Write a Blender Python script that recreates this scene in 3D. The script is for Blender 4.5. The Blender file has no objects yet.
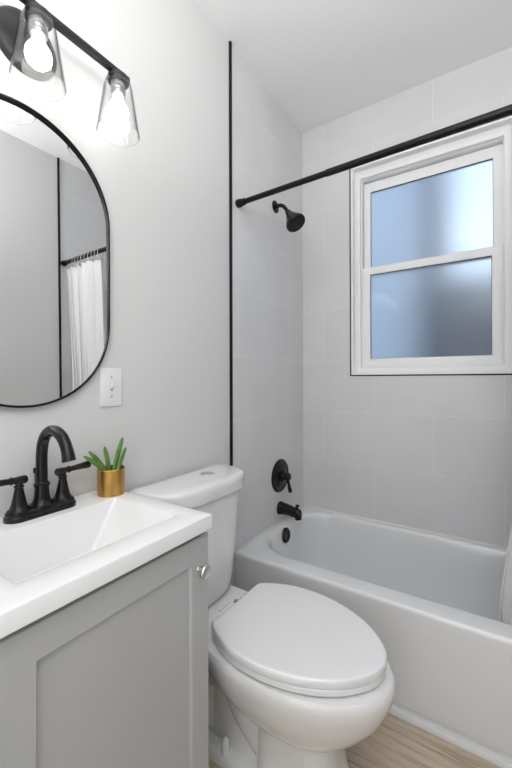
import bpy, bmesh, math, random
from mathutils import Vector, Matrix
PI = math.pi
random.seed(4)
C = bpy.context.scene.collection
S = bpy.context.scene

# ---------------------------------------------------------------- camera
CAMX, CAMH = 1.0293, 1.20
F, YAW, ROLL, PITCH, CX, CY = 363.3979, 0.5797, -0.0028, 0.0019, 259.2689, 378.3693
cam = bpy.data.cameras.new('camera'); camo = bpy.data.objects.new('camera', cam); C.objects.link(camo)
cam.sensor_fit = 'HORIZONTAL'; cam.sensor_width = 36; cam.lens = F / 512 * 36
cam.shift_x = -(CX - 256) / 512; cam.shift_y = (CY - 384) / 512
cam.clip_start = 0.01
sv = Vector((math.cos(YAW), math.sin(YAW), 0)); dv = Vector((-math.sin(YAW), math.cos(YAW), 0)); zv = Vector((0, 0, 1))
d2 = dv * math.cos(PITCH) + zv * math.sin(PITCH); h2 = zv * math.cos(PITCH) - dv * math.sin(PITCH)
right = sv * math.cos(ROLL) + h2 * math.sin(ROLL); up = h2 * math.cos(ROLL) - sv * math.sin(ROLL)
m = Matrix((right, up, -d2)).transposed().to_4x4(); m.translation = (CAMX, 0, CAMH)
camo.matrix_world = m
S.camera = camo

# ---------------------------------------------------------------- world, lights, exposure
S.view_settings.view_transform = 'Standard'; S.view_settings.look = 'None'
S.view_settings.gamma = 1; S.view_settings.exposure = 0.10
w = bpy.data.worlds.new('world'); S.world = w; w.use_nodes = True
bg = w.node_tree.nodes['Background']; bg.inputs[0].default_value = (0.70, 0.84, 1.0, 1); bg.inputs[1].default_value = 1.45


def area(name, loc, rot, sx, sy, power, col):
    l = bpy.data.lights.new(name, 'AREA'); l.shape = 'RECTANGLE'; l.size = sx; l.size_y = sy; l.energy = power; l.color = col
    o = bpy.data.objects.new(name, l); o.location = loc; o.rotation_euler = rot; C.objects.link(o); return o


# two unseen fills added behind the camera: one bounced off the ceiling, one frontal
area('ceiling_bounce_fill', (1.18, -0.15, 1.85), (PI, 0, 0), 0.5, 0.5, 29, (1.0, 1.0, 1.0))
area('rear_fill_light', (0.95, -0.58, 1.15), (PI / 2, 0, 0), 0.8, 1.9, 6.5, (0.98, 0.99, 1.0))
BULB = 8.5

# ---------------------------------------------------------------- materials
def mat(name, col, rough=0.5, metal=0.0, coat=0.0, spec=0.5, noise=0, nscale=8, bump=0, bscale=60):
    mt = bpy.data.materials.new(name); mt.use_nodes = True
    nt = mt.node_tree; b = nt.nodes['Principled BSDF']
    b.inputs['Base Color'].default_value = (*col, 1); b.inputs['Roughness'].default_value = rough
    b.inputs['Metallic'].default_value = metal; b.inputs['Coat Weight'].default_value = coat
    b.inputs['Coat Roughness'].default_value = 0.05
    b.inputs['Specular IOR Level'].default_value = spec
    tc = nt.nodes.new('ShaderNodeTexCoord')
    if noise:
        n = nt.nodes.new('ShaderNodeTexNoise'); n.inputs['Scale'].default_value = nscale; n.inputs['Detail'].default_value = 5
        nt.links.new(tc.outputs['Object'], n.inputs['Vector'])
        r = nt.nodes.new('ShaderNodeValToRGB')
        r.color_ramp.elements[0].position = .3; r.color_ramp.elements[1].position = .7
        r.color_ramp.elements[0].color = (*[c * (1 - noise) for c in col], 1)
        r.color_ramp.elements[1].color = (*[min(1, c * (1 + noise)) for c in col], 1)
        nt.links.new(n.outputs['Fac'], r.inputs['Fac']); nt.links.new(r.outputs['Color'], b.inputs['Base Color'])
    if bump:
        n2 = nt.nodes.new('ShaderNodeTexNoise'); n2.inputs['Scale'].default_value = bscale; n2.inputs['Detail'].default_value = 3
        nt.links.new(tc.outputs['Object'], n2.inputs['Vector'])
        bp = nt.nodes.new('ShaderNodeBump'); bp.inputs['Strength'].default_value = bump; bp.inputs['Distance'].default_value = 0.002
        nt.links.new(n2.outputs['Fac'], bp.inputs['Height']); nt.links.new(bp.outputs['Normal'], b.inputs['Normal'])
    return mt


def tile_mat(name, axis, u0):
    """12 x 24 inch grey tile in running bond, pale grout"""
    mt = mat(name, (.5, .5, .5), .32)
    nt = mt.node_tree; b = nt.nodes['Principled BSDF']
    tc = nt.nodes.new('ShaderNodeTexCoord'); sp = nt.nodes.new('ShaderNodeSeparateXYZ'); nt.links.new(tc.outputs['Object'], sp.inputs[0])
    a1 = nt.nodes.new('ShaderNodeMath'); a1.operation = 'ADD'; a1.inputs[1].default_value = 6.096 - u0
    a2 = nt.nodes.new('ShaderNodeMath'); a2.operation = 'ADD'; a2.inputs[1].default_value = 0.6096 - 0.0931
    nt.links.new(sp.outputs[axis], a1.inputs[0]); nt.links.new(sp.outputs[2], a2.inputs[0])
    cb = nt.nodes.new('ShaderNodeCombineXYZ'); nt.links.new(a1.outputs[0], cb.inputs[0]); nt.links.new(a2.outputs[0], cb.inputs[1])
    br = nt.nodes.new('ShaderNodeTexBrick'); br.offset = 0.5; br.offset_frequency = 2; br.squash = 1
    br.inputs['Scale'].default_value = 1; br.inputs['Brick Width'].default_value = .6096; br.inputs['Row Height'].default_value = .3048
    br.inputs['Mortar Size'].default_value = .0016; br.inputs['Mortar Smooth'].default_value = 0.3; br.inputs['Bias'].default_value = 0
    br.inputs['Color1'].default_value = (.69, .69, .697, 1); br.inputs['Color2'].default_value = (.705, .705, .712, 1)
    br.inputs['Mortar'].default_value = (.80, .80, .80, 1)
    nt.links.new(cb.outputs[0], br.inputs['Vector'])
    n = nt.nodes.new('ShaderNodeTexNoise'); n.inputs['Scale'].default_value = 3.5; n.inputs['Detail'].default_value = 7
    nt.links.new(tc.outputs['Object'], n.inputs['Vector'])
    mr = nt.nodes.new('ShaderNodeMapRange'); mr.inputs[1].default_value = .3; mr.inputs[2].default_value = .7; mr.inputs[3].default_value = .96; mr.inputs[4].default_value = 1.04
    nt.links.new(n.outputs['Fac'], mr.inputs[0])
    mx = nt.nodes.new('ShaderNodeMix'); mx.data_type = 'RGBA'; mx.blend_type = 'MULTIPLY'; mx.inputs[0].default_value = 1
    nt.links.new(br.outputs['Color'], mx.inputs[6]); nt.links.new(mr.outputs[0], mx.inputs[7])
    nt.links.new(mx.outputs[2], b.inputs['Base Color'])
    bp = nt.nodes.new('ShaderNodeBump'); bp.inputs['Strength'].default_value = .3; bp.inputs['Distance'].default_value = .001; bp.invert = True
    nt.links.new(br.outputs['Fac'], bp.inputs['Height']); nt.links.new(bp.outputs['Normal'], b.inputs['Normal'])
    return mt


def floor_mat():
    mt = mat('vinyl_plank', (.4, .33, .26), .42)
    nt = mt.node_tree; b = nt.nodes['Principled BSDF']
    tc = nt.nodes.new('ShaderNodeTexCoord')
    br = nt.nodes.new('ShaderNodeTexBrick'); br.offset = .37; br.inputs['Scale'].default_value = 1
    br.inputs['Brick Width'].default_value = 1.2; br.inputs['Row Height'].default_value = .18
    br.inputs['Mortar Size'].default_value = .0012; br.inputs['Mortar Smooth'].default_value = .2
    br.inputs['Color1'].default_value = (.54, .46, .36, 1); br.inputs['Color2'].default_value = (.62, .535, .425, 1); br.inputs['Mortar'].default_value = (.26, .22, .17, 1)
    mp0 = nt.nodes.new('ShaderNodeMapping'); mp0.inputs['Location'].default_value = (3.05, 2.13, 0)
    nt.links.new(tc.outputs['Object'], mp0.inputs[0]); nt.links.new(mp0.outputs[0], br.inputs['Vector'])
    mp = nt.nodes.new('ShaderNodeMapping'); mp.inputs['Scale'].default_value = (3, 34, 1)
    nt.links.new(tc.outputs['Object'], mp.inputs[0])
    n = nt.nodes.new('ShaderNodeTexNoise'); n.inputs['Scale'].default_value = 1.6; n.inputs['Detail'].default_value = 9; n.inputs['Distortion'].default_value = 1.2
    nt.links.new(mp.outputs[0], n.inputs['Vector'])
    r = nt.nodes.new('ShaderNodeValToRGB'); r.color_ramp.elements[0].position = .28; r.color_ramp.elements[0].color = (.70, .66, .61, 1)
    r.color_ramp.elements[1].position = .62; r.color_ramp.elements[1].color = (1.12, 1.1, 1.08, 1)
    nt.links.new(n.outputs['Fac'], r.inputs['Fac'])
    mx = nt.nodes.new('ShaderNodeMix'); mx.data_type = 'RGBA'; mx.blend_type = 'MULTIPLY'; mx.inputs[0].default_value = 1
    nt.links.new(br.outputs['Color'], mx.inputs[6]); nt.links.new(r.outputs['Color'], mx.inputs[7]); nt.links.new(mx.outputs[2], b.inputs['Base Color'])
    return mt


def clear_glass(name, tint=(1, 1, 1), gl=0.05):
    mt = bpy.data.materials.new(name); mt.use_nodes = True; nt = mt.node_tree
    nt.nodes.remove(nt.nodes['Principled BSDF']); out = nt.nodes['Material Output']
    t = nt.nodes.new('ShaderNodeBsdfTransparent'); t.inputs[0].default_value = (*tint, 1)
    g = nt.nodes.new('ShaderNodeBsdfGlossy'); g.inputs['Roughness'].default_value = gl
    lw = nt.nodes.new('ShaderNodeLayerWeight'); lw.inputs[0].default_value = .5
    pw = nt.nodes.new('ShaderNodeMath'); pw.operation = 'POWER'; pw.inputs[1].default_value = 5; nt.links.new(lw.outputs['Facing'], pw.inputs[0])
    fr = nt.nodes.new('ShaderNodeMath'); fr.operation = 'MULTIPLY_ADD'; fr.inputs[1].default_value = .55; fr.inputs[2].default_value = .03; nt.links.new(pw.outputs[0], fr.inputs[0])
    tr = nt.nodes.new('ShaderNodeValToRGB'); tr.color_ramp.elements[0].color = (*tint, 1); tr.color_ramp.elements[0].position = .55
    tr.color_ramp.elements[1].color = (.30, .30, .30, 1); nt.links.new(lw.outputs['Facing'], tr.inputs[0]); nt.links.new(tr.outputs[0], t.inputs[0])
    mx = nt.nodes.new('ShaderNodeMixShader'); nt.links.new(fr.outputs[0], mx.inputs[0]); nt.links.new(t.outputs[0], mx.inputs[1]); nt.links.new(g.outputs[0], mx.inputs[2])
    nt.links.new(mx.outputs[0], out.inputs[0]); return mt


def frosted():
    mt = bpy.data.materials.new('frosted_glass'); mt.use_nodes = True; nt = mt.node_tree
    b = nt.nodes['Principled BSDF']; b.inputs['Base Color'].default_value = (.86, .93, 1, 1)
    b.inputs['Transmission Weight'].default_value = 1; b.inputs['Roughness'].default_value = .42; b.inputs['IOR'].default_value = 1.45
    b.inputs['Coat Weight'].default_value = .5; b.inputs['Coat Roughness'].default_value = .06
    tc = nt.nodes.new('ShaderNodeTexCoord'); n = nt.nodes.new('ShaderNodeTexNoise'); n.inputs['Scale'].default_value = 260; n.inputs['Detail'].default_value = 2
    nt.links.new(tc.outputs['Object'], n.inputs['Vector'])
    bp = nt.nodes.new('ShaderNodeBump'); bp.inputs['Strength'].default_value = .35; bp.inputs['Distance'].default_value = .002
    nt.links.new(n.outputs['Fac'], bp.inputs['Height']); nt.links.new(bp.outputs['Normal'], b.inputs['Normal']); bp2 = nt.nodes.new('ShaderNodeBump'); bp2.inputs['Strength'].default_value = .010; bp2.inputs['Distance'].default_value = .002; nt.links.new(n.outputs['Fac'], bp2.inputs['Height']); nt.links.new(bp2.outputs['Normal'], b.inputs['Coat Normal'])
    return mt


def emit(name, col, strength):
    mt = bpy.data.materials.new(name); mt.use_nodes = True; nt = mt.node_tree
    nt.nodes.remove(nt.nodes['Principled BSDF']); e = nt.nodes.new('ShaderNodeEmission')
    e.inputs[0].default_value = (*col, 1); e.inputs[1].default_value = strength
    nt.links.new(e.outputs[0], nt.nodes['Material Output'].inputs[0]); return mt


M = dict(
    wall=mat('wall_paint', (.672, .672, .668), .55, bump=.08, bscale=140),
    ceil=mat('ceiling_paint', (.90, .90, .90), .7, bump=.05, bscale=120),
    tile_back=tile_mat('grey_tile_back', 0, .448), tile_side=tile_mat('grey_tile_side', 1, 1.696),
    black=mat('black_metal', (.004, .004, .0045), .30, 0.0, spec=.25), bronze=mat('dark_bronze', (.005, .0045, .0045), .26, 0.0, spec=.35),
    trimblack=mat('black_edge_trim', (.004, .004, .004), .4, spec=.25),
    fixture=mat('aged_black_fixture', (.018, .018, .018), .42, spec=.35),
    porcelain=mat('white_porcelain', (.80, .80, .80), .12, coat=.6), seatp=mat('white_seat_plastic', (.83, .83, .84), .12, coat=.8),
    tub=mat('white_tub_enamel', (.765, .775, .79), .16, coat=.5), counter=mat('white_cultured_marble', (.84, .84, .84), .15, coat=.5),
    cabinet=mat('grey_cabinet_paint', (.45, .455, .46), .4), dark=mat('toe_kick_dark', (.12, .12, .12), .6),
    nickel=mat('brushed_nickel', (.62, .61, .60), .28, 1.0), chrome=mat('chrome', (.75, .75, .76), .12, 1.0),
    gold=mat('brushed_gold', (.62, .36, .11), .34, 1.0, noise=.08, nscale=30), soil=mat('dark_soil', (.02, .015, .01), .9, bump=.6, bscale=200),
    leaf=mat('green_leaf', (.10, .205, .035), .42, noise=.35, nscale=40), vinyl=mat('white_window_vinyl', (.90, .90, .905), .32),
    plastic=mat('white_switch_plastic', (.80, .80, .80), .3), slot=mat('grey_switch_mark', (.45, .45, .45), .6),  # slot: plain grey for the toggle slot and screws
    curtain=mat('white_waffle_cloth', (.82, .82, .82), .85, bump=.5, bscale=320), caulk=mat('white_caulk', (.78, .78, .78), .5),
    mirror=mat('mirror_silver', (.88, .89, .89), .0, 1.0), shade=clear_glass('clear_lamp_glass'), frost=frosted(),
    bulb=emit('lit_bulb', (1.0, .97, .93), BULB), socket=mat('lamp_socket_metal', (.35, .35, .35), .35, .8), floor=floor_mat(),
    rubber=mat('dark_gasket', (.03, .03, .035), .6), ext_dark=mat('exterior_dark_fence', (.025, .048, .09), .9), ext_pale=mat('exterior_pale_siding', (.60, .66, .74), .8),
    ground=mat('exterior_ground', (.10, .11, .10), .9), mark=mat('grey_print', (.30, .31, .33), .5),
)

# ---------------------------------------------------------------- mesh helpers
def obj(name, bm, material, parent=None, angle=40, subsurf=0):
    bmesh.ops.recalc_face_normals(bm, faces=bm.faces[:])
    me = bpy.data.meshes.new(name); bm.to_mesh(me); bm.free()
    me.materials.append(material)
    for p in me.polygons: p.use_smooth = True
    me.set_sharp_from_angle(angle=math.radians(angle))
    o = bpy.data.objects.new(name, me); C.objects.link(o)
    if parent:
        o.parent = parent
        inv = Matrix.Translation(-ORG.get(parent.name, Vector((0, 0, 0)))) if parent.type == 'EMPTY' else None
        if inv: o.matrix_parent_inverse = Matrix(inv)
    if subsurf:
        md = o.modifiers.new('subdivision', 'SUBSURF'); md.levels = subsurf; md.render_levels = subsurf
    return o


ORG = {}


def thing(name, label, cat, loc, group=None):
    o = bpy.data.objects.new(name, None); C.objects.link(o); o.location = loc
    ORG[o.name] = Vector(loc)
    o['label'] = label; o['category'] = cat
    if group: o['group'] = group
    return o


def tag(o, label, cat, group=None):
    o['label'] = label; o['category'] = cat
    if group: o['group'] = group
    return o


def shift(o, d, sc=(1, 1, 1)):
    o.location = Vector(o.location) + Vector(d); o.scale = sc


def struct(o):
    o['kind'] = 'structure'; return o


def box(bm, x0, x1, y0, y1, z0, z1, bev=0, seg=2):
    b2 = bmesh.new()
    bmesh.ops.create_cube(b2, size=1)
    for v in b2.verts:
        v.co = Vector(((x0 + x1) / 2 + v.co.x * (x1 - x0), (y0 + y1) / 2 + v.co.y * (y1 - y0), (z0 + z1) / 2 + v.co.z * (z1 - z0)))
    if bev: bmesh.ops.bevel(b2, geom=b2.edges[:], offset=bev, segments=seg, affect='EDGES', profile=.5)
    join(bm, b2); return bm


def join(bm, b2):
    me = bpy.data.meshes.new('tmp'); b2.to_mesh(me); b2.free(); bm.from_mesh(me); bpy.data.meshes.remove(me)


def loft(bm, rings, cap0=True, cap1=True, closed=True):
    vs = [[bm.verts.new(p) for p in r] for r in rings]
    n = len(rings[0])
    for a, b in zip(vs, vs[1:]):
        for i in range(n if closed else n - 1):
            j = (i + 1) % n
            bm.faces.new((a[i], a[j], b[j], b[i]))
    if cap0: bm.faces.new(vs[0][::-1])
    if cap1: bm.faces.new(vs[-1])
    return bm


def basis(d):
    d = Vector(d).normalized(); t = Vector((0, 0, 1)) if abs(d.z) < .9 else Vector((1, 0, 0))
    a = d.cross(t).normalized(); return a, d.cross(a).normalized()


def lathe(bm, org, axis, prof, n=32, cap0=True, cap1=True):
    """prof: list of (distance along axis, radius)"""
    org = Vector(org); ax = Vector(axis).normalized(); a, b = basis(ax)
    rings = [[org + ax * t + (a * math.cos(2 * PI * i / n) + b * math.sin(2 * PI * i / n)) * r for i in range(n)] for t, r in prof]
    return loft(bm, rings, cap0, cap1)


def tube(bm, pts, rad, n=16, cap=True):
    pts = [Vector(p) for p in pts]
    rs = rad if isinstance(rad, (list, tuple)) else [rad] * len(pts)
    rings = []; pa = None
    for i, p in enumerate(pts):
        d = (pts[min(i + 1, len(pts) - 1)] - pts[max(i - 1, 0)]).normalized()
        if pa is None: a, b = basis(d)
        else:
            a = (pa - d * pa.dot(d)).normalized(); b = d.cross(a)
        pa = a
        rings.append([p + (a * math.cos(2 * PI * k / n) + b * math.sin(2 * PI * k / n)) * rs[i] for k in range(n)])
    return loft(bm, rings, cap, cap)


def spline(pts, n=8, closed=False):
    P = [Vector(p) for p in pts]; out = []; N = len(P)
    rng = range(N) if closed else range(N - 1)
    for i in rng:
        g = (lambda k: P[k % N]) if closed else (lambda k: P[max(0, min(N - 1, k))])
        p0, p1, p2, p3 = g(i - 1), g(i), g(i + 1), g(i + 2)
        for k in range(n):
            t = k / n
            out.append(.5 * ((2 * p1) + (-p0 + p2) * t + (2 * p0 - 5 * p1 + 4 * p2 - p3) * t * t + (-p0 + 3 * p1 - 3 * p2 + p3) * t ** 3))
    if not closed: out.append(P[-1].copy())
    return out


def frame_prism(bm, u0, u1, v0, v1, wl, wr, wb, wt, y0, y1, bev=.003):
    """a rectangular picture-frame ring in the xz plane between depths y0 and y1"""
    o = [(u0, v0), (u1, v0), (u1, v1), (u0, v1)]; i = [(u0 + wl, v0 + wb), (u1 - wr, v0 + wb), (u1 - wr, v1 - wt), (u0 + wl, v1 - wt)]
    b2 = bmesh.new()
    A = [[b2.verts.new((p[0], y, p[1])) for p in L] for L in (o, i) for y in (y0, y1)]
    for k in range(4):
        j = (k + 1) % 4
        for q, r in ((0, 1), (1, 3), (3, 2), (2, 0)): b2.faces.new((A[q][k], A[q][j], A[r][j], A[r][k]))
    if bev: bmesh.ops.bevel(b2, geom=b2.edges[:], offset=bev, segments=2, affect='EDGES', profile=.5)
    join(bm, b2); return bm


def sgn_pow(v, e): return math.copysign(abs(v) ** e, v)


def rrect(x0, x1, y0, y1, r, z, n=12):
    """rounded rectangle ring, 4*(n+1) points"""
    out = []
    for cx, cy, a0 in ((x1 - r, y1 - r, 0), (x0 + r, y1 - r, PI / 2), (x0 + r, y0 + r, PI), (x1 - r, y0 + r, 1.5 * PI)):
        for k in range(n + 1):
            a = a0 + PI / 2 * k / n
            out.append(Vector((cx + r * math.cos(a), cy + r * math.sin(a), z)))
    return out


# ================================================================ setting
W_, YB, YT, HC, YF = 1.514, 2.073, 1.333, 2.7545, -0.62
T = .008
def slab(name, m_, *a):
    bm = bmesh.new(); box(bm, *a); return struct(obj(name, bm, m_))
slab('floor', M['floor'], -.12, W_ + .12, YF - .1, YB + .15, -.1, 0)
slab('ceiling', M['ceil'], -.12, W_ + .12, YF - .1, YB + .15, HC, HC + .1)
slab('wall_left', M['wall'], -.12, 0, YF - .1, YB + .15, 0, HC)
slab('wall_right', M['wall'], W_, W_ + .12, YF - .1, YB + .15, 0, HC)
slab('wall_front', M['wall'], 0, W_, YF - .1, YF, 0, HC)
# window wall with an opening
WX0, WX1, WZ0, WZ1 = .315, 1.103, 1.222, 2.432
bm = bmesh.new()
box(bm, 0, WX0, YB, YB + .15, 0, HC); box(bm, WX1, W_, YB, YB + .15, 0, HC)
box(bm, WX0, WX1, YB, YB + .15, 0, WZ0); box(bm, WX0, WX1, YB, YB + .15, WZ1, HC)
struct(obj('wall_back', bm, M['tile_back']))
# tiled faces of the side walls in the tub alcove
slab('wall_left_tile', M['tile_side'], 0, T * .25, YT, YB, .02, HC)
slab('wall_right_tile', M['tile_side'], W_ - T * .25, W_, YT, YB, 0, HC)
slab('trim_1', M['trimblack'], 0, .010, YT - .010, YT + .001, .42, HC)
slab('trim_2', M['trimblack'], W_ - .010, W_, YT - .010, YT + .001, 0, HC)
bm = bmesh.new(); frame_prism(bm, WX0 - .006, WX1 + .006, WZ0 - .006, WZ1 + .006, .006, .006, .006, .006, YB - .003, YB + .02, 0)
struct(obj('trim_3', bm, M['trimblack']))

# window: jamb liner, vinyl frame, two sashes with frosted panes
win = bpy.data.objects.new('window_1', None); C.objects.link(win); win.location = (0, 0, 0); struct(win)
D = YB
bm = bmesh.new(); frame_prism(bm, WX0, WX1, WZ0, WZ1, .012, .012, .008, .012, D - .002, D + .14, .001); obj('jamb_liner', bm, M['vinyl'], win)
bm = bmesh.new()
frame_prism(bm, WX0 + .008, WX1 - .008, WZ0 + .004, WZ1 - .008, .034, .034, .036, .050, D + .040, D + .135, .003)
frame_prism(bm, WX0 + .030, WX1 - .030, WZ0 + .030, WZ1 - .045, .016, .016, .010, .016, D + .066, D + .135, .002)
obj('window_frame', bm, M['vinyl'], win)
SX0, SX1 = WX0 + .044, WX1 - .044
ZM = 1.831
up_ = obj('upper_sash', frame_prism(bmesh.new(), SX0 + .004, SX1 - .004, ZM - .022, WZ1 - .068, .040, .040, .040, .057, D + .094, D + .124, .003), M['vinyl'], win)
lo_ = obj('lower_sash', frame_prism(bmesh.new(), SX0, SX1, WZ0 + .038, ZM + .022, .050, .050, .056, .044, D + .062, D + .092, .003), M['vinyl'], win)
bm = bmesh.new(); box(bm, SX0 + .04, SX1 - .04, D + .106, D + .112, ZM + .012, WZ1 - .118); obj('glass_pane', bm, M['frost'], up_)
bm = bmesh.new(); box(bm, SX0 + .046, SX1 - .046, D + .074, D + .080, WZ0 + .088, ZM - .018); obj('glass_pane', bm, M['frost'], lo_)
bm = bmesh.new(); frame_prism(bm, SX0 + .049, SX1 - .049, WZ0 + .093, ZM - .021, .003, .003, .002, .003, D + .069, D + .0745, 0); obj('glazing_gasket', bm, M['rubber'], lo_)
bm = bmesh.new(); frame_prism(bm, SX0 + .0435, SX1 - .0435, ZM + .0175, WZ1 - .1245, .002, .002, .002, .002, D + .100, D + .1065, 0); obj('glazing_gasket', bm, M['rubber'], up_)

# outdoors, seen only as a blur
slab('exterior_ground', M['ground'], -4, 6, YB + .3, 9, -.3, -.2)
slab('exterior_fence', M['ext_dark'], .52, 4.2, 3.1, 3.2, -.2, 1.95)
slab('exterior_siding', M['ext_pale'], -2.2, .54, 3.0, 3.2, -.2, 4.5)
slab('exterior_post', M['ext_dark'], .58, .74, 2.9, 3.0, -.2, 4.2)

# ================================================================ bathtub
tub = thing('bathtub', 'white alcove bathtub with a plain apron below the window', 'bathtub', (W_ / 2, 1.71, 0))
TZ, TF = .399, 1.350
n = 14
x0, x1, y0, y1 = .004, W_ - .004, TF, YB - .002
rings = [rrect(x0, x1, TF + .016, y1, .004, .0, n), rrect(x0, x1, TF + .016, y1, .004, .022, n), rrect(x0, x1, TF + .002, y1, .004, .022, n)]
rings = []
def lift(z): return z + (TZ - .3885) * max(0, min(1, z / .3))
def out(dy, z, r=.004): rings.append(rrect(x0, x1, TF + dy, y1, r, lift(z) if z > .1 else z, n))
out(-.003, 0); out(-.003, .017); out(-.001, .020); out(.014, .023); out(.017, .036); out(.004, .046); out(.0035, .20); out(.001, .345); out(0, .372); out(.001, .379); out(.004, .385); out(.008, .3875); out(.014, .3885)
def inn(i, z, r): rings.append(rrect(.052 + i * .9, 1.442 - i * 1.3, 1.446 + i, YB - .040 - i * .75, r, lift(z), n))
inn(-.018, .3885, .20); inn(-.008, .387, .19); inn(0, .382, .185); inn(.006, .37, .18); inn(.018, .30, .175); inn(.035, .20, .17); inn(.06, .10, .16); inn(.10, .065, .14); inn(.16, .055, .10)
bm = bmesh.new(); loft(bm, rings); obj('tub_shell', bm, M['tub'], tub, angle=35)
bm = bmesh.new()
tube(bm, [(.010, YB - .0065, TZ + .0025), (W_ - .010, YB - .0065, TZ + .0025)], .005, 8); tube(bm, [(.009, TF + .02, TZ + .0025), (.009, YB - .012, TZ + .0025)], .005, 8)
obj('caulk_bead', bm, M['caulk'], tub)
op = obj('overflow_plate', lathe(bmesh.new(), (.057, 1.733, .350), (1, 0, .12), [(0, .038), (.010, .040), (.015, .037), (.017, .028), (.014, .024), (.014, .001)], 32), M['bronze'], tub)

# ================================================================ toilet
toi = thing('toilet', 'white two-piece toilet with closed lid between vanity and bathtub', 'toilet', (.45, .948, 0))
yc = .948
def egg(xb, xf, hw, z, nb=2.0, nf=2.0, xm=None, N=56):
    if xm is None: xm = xb + (xf - xb) * .45
    o = []
    for k in range(N):
        a = 2 * PI * k / N; c, s = math.cos(a), math.sin(a)
        if c >= 0: o.append(Vector((xm + (xf - xm) * sgn_pow(c, 2 / nf), yc + hw * sgn_pow(s, 2 / nf), z)))
        else: o.append(Vector((xm + (xm - xb) * sgn_pow(c, 2 / nb), yc + hw * sgn_pow(s, 2 / nb), z)))
    return o
bm = bmesh.new()
# bowl
loft(bm, [egg(.37, .630, .092, .188, 2.6, 2.4), egg(.345, .655, .112, .197, 2.6, 2.3), egg(.31, .690, .130, .217, 2.6, 2.2), egg(.265, .732, .154, .256, 2.7, 2.1), egg(.225, .765, .174, .300, 2.8, 2.05),
          egg(.205, .784, .186, .345, 3, 2, .48), egg(.20, .789, .191, .372, 3, 2, .48), egg(.20, .787, .190, .388, 3, 2, .48), egg(.206, .780, .185, .396, 3, 2, .48)])
# rear deck under the tank
loft(bm, [egg(.10, .40, .080, .200, 4, 4), egg(.07, .40, .095, .260, 4, 4), egg(.045, .40, .118, .330, 5, 5), egg(.035, .40, .132, .370, 6, 6), egg(.034, .40, .136, .388, 6, 6), egg(.038, .40, .132, .398, 6, 6)])
# front column of the pedestal
loft(bm, [egg(.410, .668, .114, 0, 5, 3), egg(.410, .664, .112, .02, 5, 3), egg(.410, .650, .104, .06, 5, 3), egg(.41, .642, .099, .12, 5, 3), egg(.41, .640, .097, .205, 5, 3)])
# recessed trapway behind it and the floor flange
loft(bm, [egg(.14, .46, .070, .01, 3, 3), egg(.13, .46, .068, .12, 3, 3), egg(.11, .46, .072, .24, 3, 3), egg(.10, .46, .075, .31, 3, 3)])
tube(bm, spline([(.43, yc, .09), (.36, yc, .15), (.29, yc, .245), (.235, yc, .25), (.20, yc, .18), (.19, yc, .06)], 6), .082, 20)
loft(bm, [egg(.09, .46, .112, 0, 4, 4), egg(.09, .46, .112, .022, 4, 4), egg(.10, .46, .10, .034, 4, 4)])
bowl = obj('bowl', bm, M['porcelain'], toi, angle=50)
for s in (-1, 1):
    obj('bolt_cap', lathe(bmesh.new(), (.305, yc + s * .092, .022), (0, 0, 1), [(0, .013), (.035, .0125), (.05, .010), (.056, .005), (.057, .001)], 20), M['seatp'], toi)
# maker's mark on the deck: a small printed dot and tiny letters
bm = bmesh.new()
for k, l in enumerate([.004, .003, .003, .0035, .003, .003, .0035, .003, .003, .004]):
    box(bm, .216, .216 + l * .8, .948 + k * .0045, .948 + k * .0045 + .0024, .3979, .3984)
lathe(bm, (.217, .938, .3979), (0, 0, 1), [(0, .004), (.0006, .004)], 16)
obj('printed_mark', bm, M['mark'], bowl)
# tank
ty = .949
def dee(x0_, dep, hw, z, N=48, rb=.25, nn=3.2):
    o = []
    for k in range(N + 1):
        a = -PI / 2 + PI * k / N
        o.append(Vector((x0_ + dep * abs(math.cos(a)) ** (2 / nn) if abs(math.cos(a)) > 1e-6 else x0_, ty + hw * sgn_pow(math.sin(a), 2 / nn), z)))
    o.append(Vector((x0_ - .004, ty + hw * .97, z))); o.append(Vector((x0_ - .004, ty - hw * .97, z)))
    return o
bm = bmesh.new()
loft(bm, [dee(.05, .10, .115, .3975), dee(.045, .130, .136, .402), dee(.04, .146, .152, .418), dee(.036, .156, .158, .45), dee(.030, .168, .173, .56), dee(.026, .178, .194, .70), dee(.024, .182, .207, .786)])
obj('tank', bm, M['porcelain'], toi, angle=40)
bm = bmesh.new()
loft(bm, [dee(.020, .186, .218, .785), dee(.018, .198, .228, .788), dee(.017, .200, .231, .798), dee(.017, .200, .231, .822), dee(.018, .198, .2295, .831), dee(.021, .192, .2245, .8365), dee(.028, .178, .212, .8390), dee(.05, .12, .14, .8397)])
tl = obj('tank_lid', bm, M['porcelain'], toi, angle=40)
bt = obj('flush_button', lathe(bmesh.new(), (.098, 1.008, .8385), (0, 0, 1), [(0, .026), (.0025, .026), (.004, .024), (.0032, .021), (.0042, .020), (.0045, .001)], 32), M['chrome'], tl)
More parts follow.
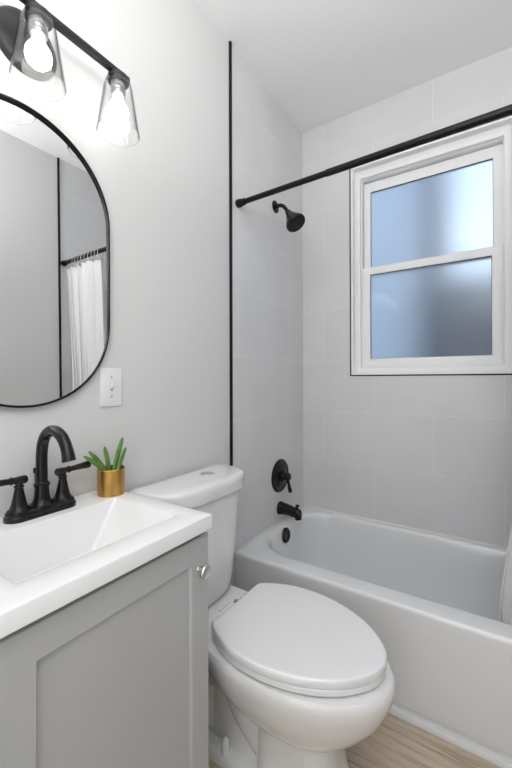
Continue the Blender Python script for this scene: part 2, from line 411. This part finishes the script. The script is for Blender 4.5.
# seat and lid
HALF = [(.279, 0), (.279, .07), (.279, .114), (.284, .130), (.302, .144), (.34, .164), (.39, .182), (.45, .189), (.51, .187), (.58, .172), (.64, .148), (.69, .117), (.73, .078), (.755, .040), (.764, 0)]
def seat_ring(z, inset):
    half = spline([(x, y, 0) for x, y in HALF], 5)
    pts = [(p.x, p.y) for p in half] + [(p.x, -p.y) for p in half[-2:0:-1]]
    cx = .50; o = []
    for x, y in pts:
        o.append(Vector((cx + (x - cx) * (1 - inset / .24), yc + .006 + y * (1 - inset / .185), z)))
    return o
bm = bmesh.new(); loft(bm, [seat_ring(.398, .010), seat_ring(.400, .003), seat_ring(.404, 0), seat_ring(.4165, 0), seat_ring(.4200, .004), seat_ring(.4200, .03)]); obj('seat', bm, M['seatp'], toi, angle=35)
bm = bmesh.new(); loft(bm, [seat_ring(.4225, .012), seat_ring(.4225, .001), seat_ring(.424, -.002), seat_ring(.431, -.003), seat_ring(.4415, -.002), seat_ring(.4440, -.0002), seat_ring(.4452, .003), seat_ring(.4457, .010), seat_ring(.4460, .06), seat_ring(.4462, .12)]); obj('seat_lid', bm, M['seatp'], toi, angle=50)
for s in (-1, 1):
    bm = bmesh.new(); box(bm, .246, .292, yc + s * .075 - .016, yc + s * .075 + .016, .396, .422, .006); obj('seat_hinge', bm, M['seatp'], toi)
bm = bmesh.new(); box(bm, .226, .250, 1.000, 1.016, .398, .404, .002); obj('hinge_pin', bm, M['mark'], toi)

shift(toi, (.009, .041, 0), (1.01, 1.02, 1))

# water stop valve on the wall behind the toilet
tv = thing('shutoff_valve', 'dark water shut-off valve low on the wall behind the toilet', 'valve', (.0, .78, .17))
lathe_b = lathe(bmesh.new(), (0, .822, .19), (1, 0, 0), [(0, .028), (.004, .028), (.008, .012), (.05, .011)], 24); obj('stop_body', lathe_b, M['black'], tv)
obj('stop_handle', lathe(bmesh.new(), (.05, .822, .19), (1, 0, 0), [(0, .016), (.004, .02), (.018, .02), (.022, .015)], 20), M['black'], tv)
obj('supply_hose', tube(bmesh.new(), spline([(.04, .822, .20), (.045, .822, .26), (.06, .822, .32), (.085, .838, .390)], 6), .006, 12), M['black'], tv)

# ================================================================ vanity
VY0, VY1 = .231, .704
van = thing('bathroom_vanity', 'grey painted shaker vanity cabinet under the white sink top', 'cabinet', (.2, .44, 0))
bm = bmesh.new()
box(bm, .003, .390, VY0 + .004, VY0 + .020, 0, .822, .0005); box(bm, .003, .390, VY1 - .020, VY1 - .004, 0, .822, .0005)
box(bm, .003, .012, VY0 + .02, VY1 - .02, .09, .822); box(bm, .012, .390, VY0 + .02, VY1 - .02, .09, .106); box(bm, .372, .390, VY0 + .02, VY1 - .02, .79, .822); box(bm, .318, .33, VY0 + .02, VY1 - .02, 0, .09)
obj('cabinet_body', bm, M['cabinet'], van)
# shaker door: rails and stiles around a recessed panel
b2 = bmesh.new()
dz0, dz1 = .095, .809
def door_ring(i, x): return [Vector((x, VY0 + i, dz0 + i)), Vector((x, VY1 - i, dz0 + i)), Vector((x, VY1 - i, dz1 - i)), Vector((x, VY0 + i, dz1 - i))]
loft(b2, [door_ring(0, .3905), door_ring(0, .4105), door_ring(.0015, .412), door_ring(.0590, .412), door_ring(.0605, .4105), door_ring(.063, .404)])
door = obj('door', b2, M['cabinet'], van, angle=20)
obj('door_knob', lathe(bmesh.new(), (.412, .669, .731), (1, 0, 0), [(0, .008), (.004, .006), (.012, .0055), (.016, .011), (.019, .0155), (.023, .0165), (.026, .0145), (.0275, .008), (.028, .001)], 28), M['nickel'], door)

# sink top with an integrated rectangular basin
CT, CY0, CY1, CXF = .861, .225, .7015, .4285
top = thing('sink_top', 'white vanity top with moulded rectangular basin on the grey cabinet', 'sink', (.21, .435, .833))
rings = []
def rr(x0, x1, y0, y1, r, z): rings.append(rrect(x0, x1, y0, y1, r, z - .002, 8))
cx0 = .001
bx0, bx1, by0, by1 = .112, .358, .283, .648
rr(bx0 + .09, bx1 - .09, by0 + .15, by1 - .15, .02, .738); rr(bx0 + .012, bx1 - .02, by0 + .07, by1 - .07, .014, .742); rr(bx0 - .006, bx1 + .004, by0 - .006, by1 + .006, .012, .8265); rr(cx0, CXF - .002, CY0 + .002, CY1 - .002, .003, .8265); rr(cx0, CXF, CY0, CY1, .004, .8285); rr(cx0, CXF, CY0, CY1, .004, .859); rr(cx0, CXF - .0015, CY0 + .0015, CY1 - .0015, .004, .862); rr(cx0, CXF - .005, CY0 + .005, CY1 - .005, .004, .863)
bx0, bx1, by0, by1 = .112, .358, .283, .648
rr(bx0 - .003, bx1 + .003, by0 - .003, by1 + .003, .012, .863); rr(bx0, bx1, by0, by1, .010, .8622); rr(bx0 + .002, bx1 - .002, by0 + .003, by1 - .003, .009, .859)
rr(bx0 + .014, bx1 - .022, by0 + .070, by1 - .072, .010, .762); rr(bx0 + .018, bx1 - .028, by0 + .080, by1 - .082, .012, .752); rr(bx0 + .028, bx1 - .04, by0 + .095, by1 - .097, .014, .748); rr(bx0 + .09, bx1 - .09, by0 + .15, by1 - .15, .02, .746)
bm = bmesh.new(); loft(bm, rings); obj('countertop', bm, M['counter'], top, angle=30)
obj('sink_drain', lathe(bmesh.new(), (.236, .458, .743), (0, 0, 1), [(0, .024), (.003, .024), (.004, .018), (.008, .016), (.009, .001)], 28), M['bronze'], top)

# faucet
FY = .472; FX = .056
fau = thing('bathroom_faucet', 'matte black two-handle arched faucet at the back of the sink', 'faucet', (FX, FY, CT))
def stad(hx, hy, z, n=12):
    o = []
    for s, cy in ((1, hy - hx), (-1, -(hy - hx))):
        for k in range(n + 1):
            a = (0 if s > 0 else PI) + PI * k / n
            o.append(Vector((FX + hx * math.cos(a), FY + cy + hx * math.sin(a), z)))
    return o
bm = bmesh.new(); loft(bm, [stad(.029, .0855, CT), stad(.029, .0855, CT + .010), stad(.026, .0825, CT + .013), stad(.026, .0825, CT + .018), stad(.022, .0785, CT + .022)]); obj('base_plate', bm, M['bronze'], fau)
bm = bmesh.new(); lathe(bm, (FX, FY, CT + .02), (0, 0, 1), [(0, .028), (.004, .0275), (.010, .021), (.022, .0175), (.048, .0160), (.049, .0185), (.056, .0185), (.057, .0155), (.06, .0135)], 28)
arc = [(FX, FY, CT + .07), (FX, FY, CT + .11), (FX + .0005, FY, CT + .150), (FX + .008, FY, CT + .182), (FX + .030, FY, CT + .206), (FX + .062, FY, CT + .213), (FX + .094, FY, CT + .202), (FX + .116, FY, CT + .176), (FX + .127, FY, CT + .146)]
pts = spline(arc, 6); k_ = len(pts)
tube(bm, pts, [.0135] * (k_ - 6) + [.0138, .0142, .0146, .015, .0155, .0155], 20)
obj('spout', bm, M['bronze'], fau)
obj('lift_rod', lathe(bmesh.new(), (FX - .026, FY - .002, CT + .012), (0, 0, 1), [(0, .003), (.085, .003), (.087, .006), (.098, .006), (.100, .003)], 14), M['bronze'], fau)
for s in (-1, 1):
    hy = FY + s * .053
    bm = bmesh.new(); lathe(bm, (FX, hy, CT + .018), (0, 0, 1), [(0, .0265), (.005, .026), (.010, .020), (.020, .0165), (.045, .0115), (.058, .009), (.060, .011), (.063, .011), (.065, .0085), (.072, .0085)], 28)
    hd = obj('handle', bm, M['bronze'], fau)
    bm = bmesh.new(); lathe(bm, (FX, hy - s * .018, CT + .094), (0, s, .05), [(0, .007), (.003, .0098), (.012, .0098), (.024, .0085), (.032, .0075), (.033, .0095), (.037, .0095), (.038, .0072), (.06, .0078), (.090, .0105), (.094, .0095), (.095, .004)], 22)
    obj('lever', bm, M['bronze'], hd)

# plant in gold pot
PX, PY, PR = .069, .662, .0385
plant = thing('potted_plant', 'small succulent with green blade leaves in a gold pot beside the faucet', 'plant', (PX, PY, CT))
obj('pot', lathe(bmesh.new(), (PX, PY, CT), (0, 0, 1), [(0, PR - .001), (.001, PR), (.076, PR), (.077, PR - .001), (.0765, PR - .0025), (.060, PR - .003)], 48), M['gold'], plant)
obj('soil', lathe(bmesh.new(), (PX, PY, CT + .056), (0, 0, 1), [(0, PR - .004), (.008, PR - .0035), (.010, PR * .6), (.011, .001)], 32), M['soil'], plant)
cz = CT + .064
LV = [((PX + .010, PY - .012), (.062, 0.580, .987), .0062), ((PX, PY - .006), (.058, 0.598, .996), .0062), ((PX - .004, PY), (.060, 0.646, 1.003), .0068), ((PX + .004, PY + .004), (.060, 0.709, 1.022), .0075), ((PX + .012, PY + .010), (.064, 0.718, .990), .0066), ((PX - .010, PY + .012), (.046, 0.708, .985), .006)]
for (bx, by), (tx, ty_, tz), wd in LV:
    p0 = Vector((bx, by, cz - .01)); p1 = Vector((tx, ty_, tz)); mid = (p0 + p1) / 2 + Vector((0, 0, .006))
    pp = spline([p0, mid, p1], 7); dirv = (p1 - p0).normalized(); side = dirv.cross(Vector((1, 0, .2))).normalized(); nrm = side.cross(dirv)
    rings = []
    for i, p in enumerate(pp):
        t = i / (len(pp) - 1); r = wd * (.75 + .35 * math.sin(min(1, t * 1.6) * PI / 2)) * (1 - max(0, (t - .6) / .4) ** 2 * .85)
        rings.append([p + side * r * math.cos(2 * PI * k / 12) + nrm * r * (.42 if math.sin(2 * PI * k / 12) > 0 else .65) * math.sin(2 * PI * k / 12) for k in range(12)])
    obj('leaf', loft(bmesh.new(), rings), M['leaf'], plant)

# ================================================================ mirror, light, switch
MY, MZ0, MZ1, MR = .455, 1.128, 1.907, .2395
def pill(r, x, n=40):
    o = []
    for s, z in ((0, MZ1 - MR), (1, MZ0 + MR)):
        for k in range(n + 1):
            a = PI * s + PI * k / n
            o.append(Vector((x, MY + r * math.cos(a), z + r * math.sin(a))))
    return o
mir = thing('wall_mirror', 'pill-shaped wall mirror in a thin black frame above the sink', 'mirror', (0, MY, MZ0))
b2 = bmesh.new(); loft(b2, [pill(MR - .006, .0005), pill(MR - .001, .0005), pill(MR, .002), pill(MR, .0185), pill(MR - .001, .0195), pill(MR - .0048, .0195), pill(MR - .0058, .0185), pill(MR - .0058, .009)], False, False)
obj('mirror_frame', b2, M['black'], mir)
b2 = bmesh.new(); loft(b2, [pill(MR - .0053, .001), pill(MR - .0053, .0125)])
for v in b2.verts:
    if v.co.x > .009: v.co.x += .0035 - .0065 * (v.co.z - MZ0) / (MZ1 - MZ0) + .003 * (v.co.y - MY)
obj('mirror_glass', b2, M['mirror'], mir, angle=20)

LX, LZ, LY = .087, 1.915, .428
vl = thing('vanity_light', 'black bar wall light with clear glass shades above the mirror', 'wall lamp', (0, LY, 2.05))
obj('canopy', lathe(bmesh.new(), (0, .436, 2.055), (1, 0, 0), [(0, .076), (.012, .076), (.018, .072), (.022, .062), (.023, .001)], 48), M['fixture'], vl)
bm = bmesh.new(); tube(bm, spline([(.02, .432, 2.060), (.055, .430, 2.075), (LX, LY, 2.095)], 5), .009, 14); obj('arm', bm, M['fixture'], vl)
bm = bmesh.new(); box(bm, LX - .009, LX + .009, LY - .261, LY + .261, 2.086, 2.104, .003); obj('crossbar', bm, M['fixture'], vl)
for s in (-1, 0, 1):
    y = LY + s * .225
    sk = obj('lamp_holder', lathe(bmesh.new(), (LX, y, 2.088), (0, 0, -1), [(0, .018), (.004, .029), (.018, .0315), (.021, .030), (.022, .021), (.024, .0185)], 28), M['fixture'], vl)
    obj('socket', lathe(bmesh.new(), (LX, y, 2.064), (0, 0, -1), [(0, .020), (.012, .021), (.014, .019), (.018, .021), (.024, .019), (.028, .021), (.036, .019), (.038, .015)], 24), M['socket'], sk)
    bs = bmesh.new(); tube(bs, [(LX + .0602 * math.cos(a), y + .0602 * math.sin(a), 1.9155) for a in [2 * PI * i / 48 for i in range(49)]], .0011, 8)
    obj('lamp_shade', lathe(bs, (LX, y, 2.070), (0, 0, -1), [(0, .030), (.005, .0365), (.020, .040), (.153, .0605), (.155, .061), (.1555, .0595), (.153, .0585), (.020, .038), (.006, .0345), (.002, .029)], 40, False, False), M['shade'], vl)
    obj('bulb', lathe(bmesh.new(), (LX, y, 2.028), (0, 0, -1), [(0, .013), (.012, .014), (.022, .020), (.036, .028), (.050, .030), (.062, .027), (.072, .018), (.077, .006), (.0775, .001)], 24), M['bulb'], vl)

shift(vl, (0, .023, .017))
sw = thing('light_switch', 'white toggle light switch plate on the wall below the mirror', 'light switch', (0, .678, 1.172))
SY, SZ = .6785, 1.1715
bm = bmesh.new(); box(bm, 0, .006, SY - .038, SY + .038, SZ - .0605, SZ + .0605, .0025, 3); sp_ = obj('wall_plate', bm, M['plastic'], sw)
bm = bmesh.new(); frame_prism(bm, -1, 1, -1, 1, .1, .1, .1, .1, 0, 1, 0); bm.free()
bm = bmesh.new(); box(bm, .0055, .0068, SY - .0055, SY + .0055, SZ - .0125, SZ + .0125, .0005); obj('toggle_slot', bm, M['slot'], sp_)
bm = bmesh.new(); loft(bm, [[Vector((x, SY + a * hw, SZ + zc_ + b * hz)) for a, b in ((-1, -1), (1, -1), (1, 1), (-1, 1))] for x, zc_, hw, hz in ((.006, .001, .0045, .0095), (.011, .004, .0040, .007), (.017, .008, .0034, .0042))]); obj('toggle', bm, M['plastic'], sp_)
for s in (-1, 1): obj('screw', lathe(bmesh.new(), (.0055, SY, SZ + s * .030), (1, 0, 0), [(0, .0034), (.001, .0034), (.0014, .002), (.0014, .0005)], 14), M['slot'], sp_)

shift(sw, (0, .029, .005), (1, 1.03, 1.02))

# ================================================================ shower fittings
sh = thing('showerhead', 'black bell-shaped shower head on a short arm high on the tiled wall', 'shower head', (0, 1.688, 2.138))
a0 = Vector((.002, 1.688, 2.138))
obj('flange', lathe(bmesh.new(), a0, (1, 0, 0), [(0, .034), (.003, .034), (.008, .028), (.011, .014)], 28), M['bronze'], sh)
hdv = Vector((.57, -.10, -.82)).normalized(); hp = Vector((.085, 1.680, 2.087))
obj('arm', tube(bmesh.new(), spline([a0, (.035, 1.688, 2.138), (.060, 1.685, 2.122), tuple(hp)], 6), .0105, 16), M['bronze'], sh)
bm = bmesh.new(); lathe(bm, hp - hdv * .004, hdv, [(0, .012), (.006, .016), (.020, .018), (.032, .024), (.060, .037), (.084, .050), (.092, .0545), (.101, .055), (.106, .0515), (.107, .0465)], 36)
hd = obj('spray_head', bm, M['bronze'], sh)
bm = bmesh.new(); lathe(bm, hp + hdv * .1015, hdv, [(0, .046), (.003, .045), (.004, .030), (.006, .029), (.006, .001)], 32)
A, B = basis(hdv)
for rr_, nn in ((.015, 8), (.024, 12), (.038, 18)):
    for k in range(nn):
        a = 2 * PI * k / nn; lathe(bm, hp + hdv * .1055 + (A * math.cos(a) + B * math.sin(a)) * rr_, hdv, [(0, .0022), (.0035, .0016)], 6)
obj('spray_face', bm, M['bronze'], hd)

shift(sh, (0, .048, .017))
va = thing('shower_valve', 'round black shower valve plate with lever on the tiled wall', 'shower valve', (0, 1.722, .637))
VYc, VZ = 1.722, .637
obj('escutcheon', lathe(bmesh.new(), (.002, VYc, VZ), (1, 0, 0), [(0, .0925), (.004, .0925), (.010, .087), (.012, .074), (.010, .070), (.014, .060), (.016, .045), (.018, .034), (.019, .001)], 48), M['bronze'], va)
bm = bmesh.new(); lathe(bm, (.018, VYc, VZ), (1, 0, 0), [(0, .030), (.014, .028), (.018, .022), (.030, .020), (.034, .023), (.044, .022), (.050, .016), (.052, .004)], 28); hb = obj('hub', bm, M['bronze'], va)
obj('lever', tube(bmesh.new(), [(.052, VYc, VZ), (.056, VYc, VZ - .022), (.060, VYc + .001, VZ - .045), (.066, VYc + .002, VZ - .072), (.069, VYc + .002, VZ - .085)], [.010, .0085, .008, .0115, .009], 16), M['bronze'], hb)

shift(va, (0, .055, .019))
sp = thing('tub_spout', 'black tub filler spout with diverter knob over the bathtub rim', 'faucet', (0, 1.722, .455))
py_ = 1.722
rings = []
for x, z, hw, hz in ((.002, .457, .034, .036), (.006, .457, .034, .036), (.010, .457, .032, .034), (.03, .457, .029, .031), (.06, .455, .026, .028), (.09, .449, .024, .027), (.112, .446, .024, .026), (.126, .443, .023, .025), (.132, .441, .018, .020)):
    rings.append([Vector((x, py_ + hw * sgn_pow(math.cos(2 * PI * k / 28), .8), z + hz * sgn_pow(math.sin(2 * PI * k / 28), .8))) for k in range(28)])
bm = bmesh.new(); loft(bm, rings); lathe(bm, (.116, py_, .44), (.12, 0, -1), [(0, .020), (.022, .0195), (.026, .017)], 24); obj('spout_body', bm, M['bronze'], sp)
obj('diverter_knob', lathe(bmesh.new(), (.112, py_, .468), (0, 0, 1), [(0, .005), (.012, .005), (.014, .010), (.021, .011), (.025, .008), (.026, .001)], 18), M['bronze'], sp)

shift(sp, (0, .055, .018))

# ================================================================ curtain rod and curtain
ra, rb = Vector((.004, 1.384, 2.030)), Vector((W_ - .004, 1.357, 2.031))
rod = thing('curtain_rod', 'black tension curtain rod spanning the tub alcove', 'curtain rod', tuple(ra))
bm = bmesh.new(); tube(bm, [ra, ra.lerp(rb, .34)], .0120, 24); tube(bm, [ra.lerp(rb, .30), rb], .0138, 24); obj('rod_tube', bm, M['black'], rod)
dr = (rb - ra).normalized()
for p, d in ((ra, dr), (rb, -dr)): obj('end_cap', lathe(bmesh.new(), p - d * .0015, d, [(0, .018), (.003, .0195), (.022, .0185), (.027, .016), (.045, .0155), (.047, .013)], 24), M['black'], rod)

cu = thing('shower_curtain', 'white shower curtain gathered at the right end of the curtain rod', 'curtain', (1.28, 1.34, 1.98))
NX, NZ = 150, 26
b2 = bmesh.new(); rows = []
for j in range(NZ + 1):
    t = j / NZ; z = 1.980 - t * 1.74
    xl = 1.028 + .054 * max(0, min(1, (z - .40) / .46)); xr = 1.497 - .082 * min(1, t / .43) - .02 * max(0, t - .43)
    q = max(0, min(1, (1.15 - z) / .72)); yb = 1.364 + .170 * q * q * (3 - 2 * q)
    row = []
    for i in range(NX + 1):
        s = i / NX; ph = s * 6.5 * 2 * PI
        amp = .022 + .010 * t; y = yb + amp * math.sin(ph + .5 * math.sin(3 * t + s * 5)) + .008 * math.sin(ph * .37 + 2 * t)
        row.append(b2.verts.new((xl + (xr - xl) * s + .006 * math.sin(ph * 2 + t), y, z)))
    rows.append(row)
for r0, r1 in zip(rows, rows[1:]):
    for i in range(NX): b2.faces.new((r0[i], r0[i + 1], r1[i + 1], r1[i]))
cl = obj('curtain_cloth', b2, M['curtain'], cu, angle=180)
md = cl.modifiers.new('thickness', 'SOLIDIFY'); md.thickness = .0016
for k in range(9):
    x = 1.090 + k * .036; p = ra.lerp(rb, (x - ra.x) / (rb.x - ra.x))
    pts = [(x + .004 * math.sin(a * 1.0 + k), p.y + .0185 * math.cos(a), p.z - .020 + .038 * math.sin(a)) for a in [2 * PI * i / 20 for i in range(21)]]
    obj('curtain_ring', tube(bmesh.new(), pts, .0017, 8), M['chrome'], cu)
